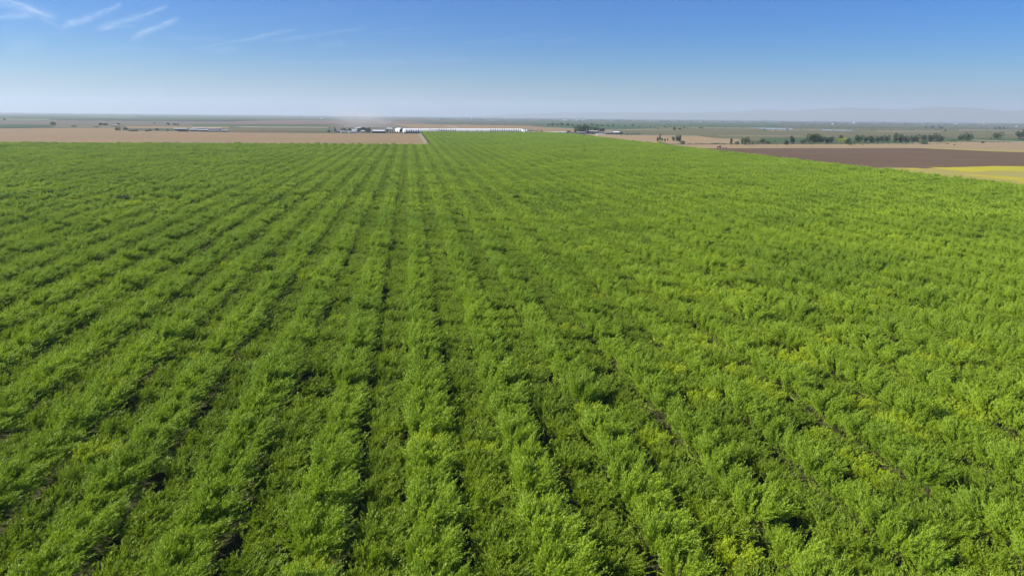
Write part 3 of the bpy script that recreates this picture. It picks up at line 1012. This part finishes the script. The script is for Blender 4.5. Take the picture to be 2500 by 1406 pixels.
for x, yb, yt, w, k, l in [
        (2255, 352.6, 341, 20, 'shrub', 'pale green rounded shrub in front of the long grove'),
        (2320, 346, 341, 10, 'shrub', 'low bush just right of the long grove'),
        (2329, 345.6, 340, 9, 'shrub', 'low bush, second right of the long grove'),
        (2345, 345.4, 329.4, 15, 'broad', 'dark tree, left half of the isolated pair at right'),
        (2361, 345.4, 325.6, 22, 'broad', 'dark tree, larger right half of the isolated pair at right'),
        (2399, 350.8, 346, 7, 'round', 'small brown-green bush alone on the dry strip at right'),
        (2437, 342, 325, 22, 'broad', 'dark round tree near the right edge before the green field'),
        (2420, 341, 336, 9, 'shrub', 'small shrub at the left foot of the round tree near right edge'),
        (2487, 342, 322, 18, 'broad', 'dark tree left of the white roofed shed at the right edge'),
        (2499, 341, 318, 16, 'tall', 'tall dark tree cut by the right edge of the photo'),
        (2330, 355, 352.6, 6, 'shrub', 'flat tiny shrub pair on the dry strip at right'),
        (1865.6, 318, 315, 6, 'round', 'small dark tree at the end of the pale pond, left'),
        (1921, 318.4, 314.6, 5, 'round', 'small dark tree in front of the left pond'),
        (2260, 314, 309, 4, 'round', 'left one of four distant dark trees above the long grove'),
        (2276, 314, 308.4, 5, 'round', 'second of four distant dark trees above the long grove'),
        (2294, 315.6, 309, 4.6, 'tall', 'third of four distant dark trees above the long grove'),
        (2300, 315, 310, 3.4, 'tall', 'fourth of four distant dark trees above the long grove'),
        (2307.6, 322.4, 317.4, 5, 'round', 'dark bush on the pale line right of the four distant trees'),
        (2430, 317, 312, 5, 'round', 'left one of three distant trees above the right edge tree'),
        (2440, 317, 310.8, 5.6, 'round', 'middle one of three distant trees above the right edge tree'),
        (2450, 317, 311, 5, 'round', 'right one of three distant trees above the right edge tree')]:
    ftree(x, yb, yt, w, k, l)

# ------------------------------------------------------------------ buildings
m_white = plain('white_roof', (0.78, 0.77, 0.75), (0.70, 0.68, 0.66), 0.06, 0.6)
m_cream = plain('cream_plastic', (0.80, 0.74, 0.68), (0.74, 0.67, 0.61), 0.03, 0.5)
m_pale = plain('weathered_roof', (0.46, 0.44, 0.43), (0.36, 0.34, 0.33), 0.1, 0.6)
m_grey_r = plain('grey_sheet_roof', (0.50, 0.48, 0.50), (0.42, 0.41, 0.42), 0.1, 0.5)
m_wall = plain('shed_wall', (0.50, 0.50, 0.50), (0.40, 0.40, 0.40), 0.2)
m_shade = plain('shaded_dark_wall', (0.035, 0.035, 0.045), (0.06, 0.06, 0.07), 0.3)  # near-black: shade of barn fronts and interiors put into the colour; dark parts too
m_post = plain('steel_post', (0.25, 0.25, 0.26), None, 1.0)


def box(V_, F_, x0, x1, y0, y1, z0, z1):
    k = len(V_)
    V_ += [(x0, y0, z0), (x1, y0, z0), (x1, y1, z0), (x0, y1, z0), (x0, y0, z1), (x1, y0, z1), (x1, y1, z1), (x0, y1, z1)]
    F_ += [(k, k + 3, k + 2, k + 1), (k + 4, k + 5, k + 6, k + 7), (k, k + 1, k + 5, k + 4), (k + 1, k + 2, k + 6, k + 5),
           (k + 2, k + 3, k + 7, k + 6), (k + 3, k, k + 4, k + 7)]


def building(name, xl, xr, yb, ew, ridge, dep, roof, wall, label, cat='barn', group=None, opened=False, rz=-0.02, axis='x', arch=False):
    """gabled (or arched) building from its left and right edge at photo row yb; ew, ridge, dep in metres"""
    a, b = at(xl, yb), at(xr, yb)
    L = (b - a).length
    ang = math.atan2(b.y - a.y, b.x - a.x)
    c = (a + b) / 2 + Vector((-math.sin(ang), math.cos(ang), 0)) * dep / 2
    root = link(name, None, loc=c, rz=ang)
    tag(root, label, cat, group)
    hx, hy = L / 2, dep / 2
    V_, F_ = [], []
    if opened:
        n = max(3, int(L / 12))
        for i in range(n + 1):
            x = -hx + 0.4 + (L - 0.8) * i / n
            for y in (-hy + .3, hy - .3):
                box(V_, F_, x - .15, x + .15, y - .15, y + .15, 0, ew)
        link('post', mesh('post', V_, F_, (m_post,)), root)['kind'] = 'stuff'
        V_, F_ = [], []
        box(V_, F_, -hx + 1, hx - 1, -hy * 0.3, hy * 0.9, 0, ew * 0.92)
        link('inner_shade', mesh('inner_shade', V_, F_, (m_shade,)), root)  # solid dark block standing in for the shade under the open roof
    elif axis == 'x' and not arch:
        V_ = [(-hx, -hy, 0), (hx, -hy, 0), (hx, hy, 0), (-hx, hy, 0), (-hx, -hy, ew), (hx, -hy, ew), (hx, hy, ew), (-hx, hy, ew), (-hx, 0, ridge - .1), (hx, 0, ridge - .1)]
        F_ = [(0, 1, 5, 4), (2, 3, 7, 6), (0, 4, 8, 7, 3), (1, 2, 6, 9, 5)]
        link('wall', mesh('wall', V_, F_, (wall,)), root)
    elif axis == 'y' and not arch:
        V_ = [(-hx, -hy, 0), (hx, -hy, 0), (hx, hy, 0), (-hx, hy, 0), (-hx, -hy, ew), (hx, -hy, ew), (hx, hy, ew), (-hx, hy, ew), (0, -hy, ridge - .1), (0, hy, ridge - .1)]
        F_ = [(0, 1, 5, 8, 4), (2, 3, 7, 9, 6), (3, 0, 4, 7), (1, 2, 6, 5)]
        link('wall', mesh('wall', V_, F_, (wall,)), root)
    if arch:
        V_, F_, G_ = [], [], []
        n = 10
        prof = [(math.cos(math.pi * i / n), ew + (ridge - ew) * math.sin(math.pi * i / n)) for i in range(n + 1)]
        prof = [(1.0, 0)] + prof + [(-1.0, 0)]
        m = len(prof)
        for e in (-1, 1):
            for (c_, z) in prof:
                V_.append((e * hx, c_ * hy, z) if axis == 'x' else (c_ * hx, e * hy, z))
        for i in range(m - 1):
            F_.append((i, i + 1, m + i + 1, m + i))
        link('roof', mesh('roof', V_, F_, (roof,)), root)
        ins = 0.15
        V2 = []
        for e in (-1, 1):
            for (c_, z) in prof:
                V2.append((e * (hx - ins), c_ * (hy - .05), max(0, z - .05)) if axis == 'x' else (c_ * (hx - .05), e * (hy - ins), max(0, z - .05)))
        link('end_wall', mesh('end_wall', V2, [list(range(m)), list(range(m, 2 * m))], (wall,)), root)
        return root
    o_ = 0.5
    th = 0.25
    if axis == 'x':
        sl_ = (ridge - ew) / hy
        V_ = [(-hx - o_, -hy - o_, ew - o_ * sl_), (hx + o_, -hy - o_, ew - o_ * sl_), (hx + o_, 0, ridge), (-hx - o_, 0, ridge), (hx + o_, hy + o_, ew - o_ * sl_), (-hx - o_, hy + o_, ew - o_ * sl_)]
        F_ = [(0, 1, 2, 3), (3, 2, 4, 5)]
    else:
        sl_ = (ridge - ew) / hx
        V_ = [(-hx - o_, hy + o_, ew - o_ * sl_), (-hx - o_, -hy - o_, ew - o_ * sl_), (0, -hy - o_, ridge), (0, hy + o_, ridge), (hx + o_, -hy - o_, ew - o_ * sl_), (hx + o_, hy + o_, ew - o_ * sl_)]
        F_ = [(0, 1, 2, 3), (3, 2, 4, 5)]
    V_ = [(x, y, z + .12) for x, y, z in V_]
    me = mesh('roof', V_, F_, (roof,))
    ro = link('roof', me, root)
    sm = ro.modifiers.new('thickness', 'SOLIDIFY')
    sm.thickness = th
    return root


# long white arched sheds behind the cypress row
building('white_shed', 990, 1280, 324.8, 1.2, 12.8, 40, m_cream, m_cream, 'very long cream-white arched shed behind the cypress row', 'shed', arch=True)
building('white_shed', 1280.6, 1291, 325.2, 1.2, 10.8, 34, m_white, m_white, 'short bright white arched shed at the right end of the very long one', 'shed', arch=True)
building('hoop_house', 975, 992, 322.6, 6, 11.5, 50, m_white, m_shade, 'white curved-roof hoop building with a dark open front, left of the long sheds', 'shed', arch=True, axis='y')
building('white_shed', 1292, 1316, 325.4, 2.0, 4.2, 16, m_white, m_wall, 'small low white shed at the right end of the cypress row', 'shed', arch=True)
building('white_shed', 1336, 1384, 324.4, 1.2, 3.0, 14, m_white, m_wall, 'thin low white strip-like shed right of the cypress row', 'shed', arch=True)
building('hedge_bank', 986, 1026, 326.2, 2.6, 3.0, 3, m_shade, m_shade, 'low dark barrier along the foot of the first cypresses', 'barrier')
building('hedge_bank', 1108, 1184, 325.0, 2.2, 2.6, 3, m_shade, m_shade, 'low dark barrier before the middle white shed', 'barrier')
# centre farmstead
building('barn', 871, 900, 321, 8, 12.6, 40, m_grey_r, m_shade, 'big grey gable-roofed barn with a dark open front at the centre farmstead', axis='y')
building('shed', 860, 872, 322.4, 4.0, 6.4, 10, m_white, m_shade, 'small white roofed shed left of the big grey barn')
building('shed', 880, 890, 323.6, 4.0, 6, 8, m_white, m_wall, 'small white roofed shed in front of the big grey barn')
building('house', 832, 846, 324.6, 3.6, 5.4, 8, m_grey_r, m_wall, 'pale low house below the broad dark tree', 'house')
building('house', 852, 870, 324.8, 3.2, 5.0, 8, m_grey_r, m_wall, 'long pale low house between the farmstead trees', 'house')
building('shed', 823, 833, 324.2, 3.2, 4.6, 10, m_post, m_shade, 'low dark shed at the left of the farmstead trees')
building('long_shed', 911, 942, 325.4, 5.6, 8.6, 14, m_white, m_shade, 'long dark-walled shed with a white roof right of the conifer', 'shed')
building('shed', 946.6, 957.6, 316.4, 1.5, 6.6, 12, m_white, m_wall, 'slanting white roof behind the right end of the farmstead')
# left dairy farm
building('barn', 279, 290, 309.2, 3.2, 6.2, 14, m_pale, m_shade, 'small white roofed barn alone in the fields, far left')
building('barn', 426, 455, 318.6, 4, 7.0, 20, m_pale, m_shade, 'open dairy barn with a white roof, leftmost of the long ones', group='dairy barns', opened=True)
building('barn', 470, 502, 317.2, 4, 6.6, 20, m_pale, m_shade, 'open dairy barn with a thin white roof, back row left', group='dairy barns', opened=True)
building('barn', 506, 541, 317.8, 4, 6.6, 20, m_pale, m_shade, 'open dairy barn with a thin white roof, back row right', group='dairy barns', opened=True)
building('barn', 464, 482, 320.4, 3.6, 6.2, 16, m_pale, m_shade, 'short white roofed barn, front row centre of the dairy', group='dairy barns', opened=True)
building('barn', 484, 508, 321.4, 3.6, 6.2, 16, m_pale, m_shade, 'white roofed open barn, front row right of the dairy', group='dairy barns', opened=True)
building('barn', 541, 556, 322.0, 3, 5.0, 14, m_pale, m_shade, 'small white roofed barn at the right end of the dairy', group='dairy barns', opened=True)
building('shed', 318, 336, 321, 2.4, 3.6, 8, m_shade, m_shade, 'low dark shed in the middle left of the dairy farm')
building('shed', 354, 364, 321.2, 2.4, 3.4, 8, m_shade, m_shade, 'low dark shed between small trees at the dairy farm')
building('shed', 434, 460, 321.8, 3.0, 4.0, 8, m_shade, m_shade, 'long low dark shed in front of the leftmost dairy barn')
building('shed', 510, 536, 321.8, 3.0, 4.6, 8, m_grey_r, m_shade, 'low dark shed with a grey roof before the back right barn')
for i in range(24):
    x = 136 + i * 5.6
    if 172 < x < 190 or 226 < x < 243:
        continue
    building('calf_hutch', x, x + 1.2, 310.6, 1.4, 2.4, 3, m_white, m_white, 'tiny white hutch in the evenly spaced row left of the small barn', 'hutch', 'white hutches in the row')
building('shed', 175, 187, 309.6, 2.4, 3.8, 10, m_shade, m_shade, 'low dark shed at the left part of the hutch row')
building('shed', 228, 241, 311.4, 1.6, 2.4, 10, m_shade, m_shade, 'low flat dark shed at the right part of the hutch row')
# low farm right of centre
building('shed', 1412, 1432, 326.4, 3.4, 4.6, 16, m_grey_r, m_shade, 'low dark shed with grey roof below the poplar grove')
building('shed', 1424, 1462, 324, 4, 5.4, 18, m_white, m_shade, 'long pale roofed shed behind the brown lots, below the poplars')
building('shed', 1434, 1441, 327.2, 3, 4.2, 8, m_shade, m_shade, 'tiny dark shed in the yard, left one')
building('shed', 1445, 1450, 327.6, 3, 4.2, 8, m_shade, m_shade, 'tiny dark shed in the yard, right one')
building('shed', 1458, 1480, 329.6, 1.2, 2.2, 8, m_white, m_white, 'low white heap-like cover along the yard front', 'cover')
building('barn', 1471, 1500, 327.6, 3.4, 5.2, 16, m_post, m_shade, 'long low dark barn left of the tall open barn')
building('barn', 1500, 1514, 327.8, 5, 8.0, 24, m_white, m_shade, 'dark barn with a bright white roof edge at the low farm')
building('shed', 2493, 2512, 339.6, 3, 5.4, 12, m_white, m_shade, 'white roofed shed under the trees at the right edge')
for x, yb, w, l in [(1154.5, 290.6, 5, 'tiny white building on the horizon left of centre'), (1271, 294.0, 2.4, 'tiny white building on the horizon above the long sheds'),
                    (1382, 295, 7, 'pale flat building on the horizon, leftmost of three'), (1412, 295, 6, 'white building on the horizon, middle of three'),
                    (1427.6, 295, 6, 'white building on the horizon, rightmost of three'), (1493.6, 295.8, 2.6, 'tiny white spot-like building on the horizon right of three'),
                    (2090, 301, 7, 'white building on the horizon below the hills'), (2337, 304, 7, 'pale building on the horizon, left of the bright one'),
                    (2404, 304, 4, 'bright white small building on the horizon at right'), (2483, 310.6, 3, 'tiny white building before the trees at far right'),
                    (2035, 304, 4, 'small pale building left of the horizon building below the hills'), (790, 290.8, 7, 'thin pale roof on the horizon above the dust'),
                    (256, 280.6, 9, 'long pale building on the horizon at far left')]:
    s = depth(at(x, yb)) / F
    building('barn', x - w / 2, x + w / 2, yb, s * 1.6, s * 2.6, s * w * 0.6, m_white, m_white, l)

# ------------------------------------------------------------------ tractor and implement
m_tyre = plain('tyre', (0.02, 0.02, 0.02), None, 2.0)
m_blue = plain('tractor_paint', (0.05, 0.04, 0.09), None, 1.0, 0.5)
m_glass = plain('cab_glass', (0.03, 0.04, 0.05), None, 1.0, 0.15, 0.5)


def wheel(root, x, y, r, w):
    n = 20
    V_, F_ = [], []
    for s in (-1, 1):
        for k, rr in ((0, r), (1, r * 0.55)):
            for i in range(n):
                th = 2 * math.pi * i / n
                V_.append((x + rr * math.cos(th), y + s * w / 2 * (1 if k else .9), r + rr * math.sin(th)))
    for i in range(n):
        j = (i + 1) % n
        F_ += [(i, j, 2 * n + j, 2 * n + i), (i, n + i, n + j, j), (2 * n + i, 2 * n + j, 3 * n + j, 3 * n + i), (n + i, 3 * n + i, 3 * n + j, n + j)]
    wo_ = link('wheel', mesh('wheel', V_, F_, (m_tyre,)), root)
    V_, F_ = [], []
    for s in (-1, 1):
        for i in range(n):
            th = 2 * math.pi * i / n
            V_.append((x + r * .54 * math.cos(th), y + s * w * .3, r + r * .54 * math.sin(th)))
    F_ = [list(range(n)), list(range(n, 2 * n))[::-1]]
    link('rim', mesh('rim', V_, F_, (m_post,)), wo_)


tp = at(1756.5, 362.4)
tq = at(1770, 362.6)
ang = math.atan2(tp.y - tq.y, tp.x - tq.x)
root = link('tractor', None, loc=(tp.x, tp.y, 0.25), rz=ang, scale=(1.5, 1.5, 1.5))
tag(root, 'dark tractor working along the top edge of the ploughed field', 'tractor')
V_, F_ = [], []
box(V_, F_, 0.2, 2.6, -.45, .45, 1.0, 1.8)
box(V_, F_, -1.4, 0.3, -.6, .6, .8, 1.4)
link('body', mesh('body', V_, F_, (m_blue,)), root)
V_, F_ = [], []
V_ = [(-1.2, -.7, 1.4), (.2, -.7, 1.4), (.2, .7, 1.4), (-1.2, .7, 1.4), (-1.1, -.6, 2.8), (.0, -.6, 2.8), (.0, .6, 2.8), (-1.1, .6, 2.8)]
F_ = [(0, 1, 5, 4), (1, 2, 6, 5), (2, 3, 7, 6), (3, 0, 4, 7)]
link('cab', mesh('cab', V_, F_, (m_glass,)), root)
V_, F_ = [], []
box(V_, F_, -1.25, .15, -.72, .72, 2.81, 2.95)
link('cab_roof', mesh('cab_roof', V_, F_, (m_blue,)), root)
V_, F_ = tubes([((1.4, .3, 1.8), (1.4, .3, 2.7), .06, .06)], 8)
link('exhaust', mesh('exhaust', V_, F_, (m_shade,)), root)
for sy in (-1, 1):
    wheel(root, -.8, sy * .95, .9, .5)
    wheel(root, 2.1, sy * .8, .6, .35)
root = link('disc_harrow', None, loc=(tq.x, tq.y, 0.2), rz=ang, scale=(1.5, 1.5, 1.5))
tag(root, 'low dark implement trailing behind the tractor on the brown field', 'harrow')
V_, F_ = [], []
box(V_, F_, -2.2, 2.2, -.12, .12, .75, .95)
box(V_, F_, -1.6, -1.4, -2.6, 2.6, .6, .8)
box(V_, F_, 1.4, 1.6, -2.6, 2.6, .6, .8)
box(V_, F_, 2.2, 4.6, -.06, .06, .7, .82)
link('frame', mesh('frame', V_, F_, (m_shade,)), root)
for x in (-1.5, 1.5):
    V_, F_ = [], []
    for k in range(14):
        y = -2.5 + k * 5 / 13
        b = len(V_)
        for i in range(10):
            th = 2 * math.pi * i / 10
            V_.append((x + .36 * math.cos(th), y, .36 + .36 * math.sin(th)))
        for i in range(10):
            V_.append((V_[b + i][0], y + .05, V_[b + i][2]))
        F_ += [list(range(b, b + 10))[::-1], list(range(b + 10, b + 20))] + [(b + i, b + (i + 1) % 10, b + 10 + (i + 1) % 10, b + 10 + i) for i in range(10)]
    link('disc_gang', mesh('disc_gang', V_, F_, (m_post,)), root)

# power line frame and utility poles
for x, yb, yt, l in [(643, 318.4, 312, 'thin pole, left leg of the far line on the left plain'), (647, 318.4, 312, 'thin pole, right neighbour on the left plain')]:
    p = at(x, yb)
    s = depth(p) / F
    h = (yb - yt) * s
    r_ = link('utility_pole', None, loc=p)
    tag(r_, l, 'pole', 'poles on the left plain')
    V_, F_ = tubes([((0, 0, 0), (0, 0, h), .5, .35)], 8)
    link('pole', mesh('pole', V_, F_, (m_post,)), r_)
    V_, F_ = [], []
    box(V_, F_, -3.4, 3.4, -.15, .15, h * .8, h * .8 + .5)
    link('crossarm', mesh('crossarm', V_, F_, (m_post,)), r_)
for x, yb, yt, n_ in [(1895.4, 357.8, 350, 1), (1983.6, 357, 351, 2), (2014.6, 355.4, 351, 3), (2027, 357.4, 351, 4)]:
    p = at(x, yb)
    s = depth(p) / F
    h = (yb - yt) * s
    r_ = link('utility_pole', None, loc=p)
    tag(r_, 'thin wooden pole on the dry strip behind the ploughed field, %s from left' % ordw(n_), 'pole', 'poles on the dry strip')
    V_, F_ = tubes([((0, 0, 0), (0, 0, h), .22, .16)], 8)
    link('pole', mesh('pole', V_, F_, (m_bark,)), r_)
    V_, F_ = [], []
    box(V_, F_, -1, 1, -.06, .06, h * .9, h * .9 + .15)
    link('crossarm', mesh('crossarm', V_, F_, (m_bark,)), r_)


# ------------------------------------------------------------------ far woodland and scrub
def bush_mass(name, specs, mat, label, seed):
    g = np.random.default_rng(seed)
    V_, F_, T_ = [], [], []
    off = 0
    for (x, y, w, h) in specs:
        n = 26
        d = g.normal(size=(n, 3))
        d[:, 2] = np.abs(d[:, 2])
        d /= np.linalg.norm(d, axis=1, keepdims=True)
        P = d * g.uniform(.3, .95, n)[:, None] * np.array([w / 2, w / 2, h * .8]) + np.array([x, y, h * 0.05])
        D = d + g.normal(scale=.6, size=(n, 3))
        D /= np.linalg.norm(D, axis=1, keepdims=True)
        v, f = blades(P, D, np.full(n, h * .42), np.full(n, min(w, h) * .38), g)
        v[:, 2] = np.clip(v[:, 2], 0, None)
        V_.append(v)
        F_.append(f + off)
        T_.append(np.repeat(g.uniform(0, 1, n), 4))
        off += len(v)
    o = link(name, mesh(name, np.concatenate(V_), np.concatenate(F_), (mat,), attr=np.concatenate(T_)))
    tag(o, label, kind='stuff')
    return o


sp_ = []
for _ in range(900):                       # lines of trees near the horizon
    x = random.uniform(-200, 2700)
    dy = random.choice([3.2, 4.2, 5.2, 5.8, 7.0, 8.4, 9.4]) + random.gauss(0, .12)
    if x < 1000 and dy > 6:
        continue
    p0 = at(x, E(x) + dy)
    for k in range(random.randint(1, 7)):
        s = depth(p0) / F
        w = random.uniform(1.6, 6) * s
        sp_.append((p0.x + k * w * .8, p0.y + random.gauss(0, 20), w, random.uniform(9, 18) * (1.5 if dy < 5 else .9)))
bush_mass('woodland', sp_, m_dark, 'hazy far-off line of trees along the horizon', 21)
sp_ = []
for _ in range(700):                       # scrub of the right-hand plain
    x = random.uniform(1560, 2650)
    dy = random.choice([10, 12.5, 13.2, 16, 18, 19, 20, 21, 24, 27]) + random.gauss(0, .6)
    if random.random() > (x - 1400) / 900:
        continue
    p0 = at(x, E(x) + dy)
    s = depth(p0) / F
    w = random.uniform(1.5, 8) * s
    sp_.append((p0.x, p0.y, w, random.uniform(.7, 2.2) * s))
for _ in range(160):
    x = random.uniform(1040, 1480)
    p0 = at(x, 304.6 + (x - 1040) * .008 + random.gauss(0, .5))
    s = depth(p0) / F
    sp_.append((p0.x, p0.y, random.uniform(1.5, 5) * s, random.uniform(.7, 2.0) * s))
bush_mass('scrub', sp_, m_dark, 'scattered low scrub on the plain beyond the orchard', 22)
sp_ = []
for _ in range(260):
    x = random.uniform(1560, 2480)
    yb_ = 352.4 + random.gauss(0, .8) if x < 2320 else 347 + random.gauss(0, .8)
    p0 = at(x, yb_)
    s = depth(p0) / F
    sp_.append((p0.x, p0.y, random.uniform(2, 7) * s, random.uniform(.8, 3.0) * s))
bush_mass('hedge_growth', sp_, m_shrub, 'low green growth along the ditch behind the ploughed field', 23)

# ------------------------------------------------------------------ dust and haze
def volmat(name, dens, col, aniso=0.0, emit=None):
    m, nt, out = newmat(name)
    v = N(nt, 'ShaderNodeVolumePrincipled')
    v.inputs['Color'].default_value = (*col, 1)
    v.inputs['Density'].default_value = dens
    v.inputs['Anisotropy'].default_value = aniso
    nt.links.new(v.outputs[0], out.inputs['Volume'])
    return m


V_, F_ = [], []
box(V_, F_, -42500, 42500, -42500, 42500, -1.0, 735.0)
hz = link('haze', mesh('haze', V_, F_, (volmat('haze', 0.00005, (0.75, 0.85, 0.945), 0.18),)))
tag(hz, 'thin pale blue haze hanging over the whole plain', kind='stuff')

# dust stirred up behind the farmstead
m, nt, out = newmat('dust')
v = N(nt, 'ShaderNodeVolumePrincipled')
v.inputs['Color'].default_value = (0.92, 0.88, 0.84, 1)
tcn = N(nt, 'ShaderNodeTexCoord')
ln_ = N(nt, 'ShaderNodeVectorMath', operation='LENGTH')
nt.links.new(tcn.outputs['Object'], ln_.inputs[0])
fall = M(nt, 'POWER', M(nt, 'SUBTRACT', 1.0, ln_.outputs['Value'], clamp=True), 1.3)
nz = NOISE(nt, tcn.outputs['Object'], 2.6, 3, 0.6)
dn = M(nt, 'MULTIPLY', fall, M(nt, 'MULTIPLY_ADD', nz.outputs[0], 3.0, -0.9, clamp=True))
nt.links.new(M(nt, 'MULTIPLY', dn, 0.0095), v.inputs['Density'])
nt.links.new(v.outputs[0], out.inputs['Volume'])
p = at(882, 311)
V_, F_ = [], []
nu, nv = 20, 10
for j in range(nv + 1):
    for i in range(nu):
        a1, a2 = 2 * math.pi * i / nu, math.pi * j / nv
        V_.append((math.sin(a2) * math.cos(a1), math.sin(a2) * math.sin(a1), math.cos(a2)))
for j in range(nv):
    for i in range(nu):
        k = (i + 1) % nu
        F_.append((j * nu + i, (j + 1) * nu + i, (j + 1) * nu + k, j * nu + k))
dc = link('dust_cloud', mesh('dust_cloud', V_, F_, (m,)), loc=(p.x, p.y, 34), scale=(190, 110, 66))
dc.data.validate()
dc.rotation_euler = (0, 0.18, 0)
tag(dc, 'faint pale dust drifting above the centre farmstead', kind='stuff')
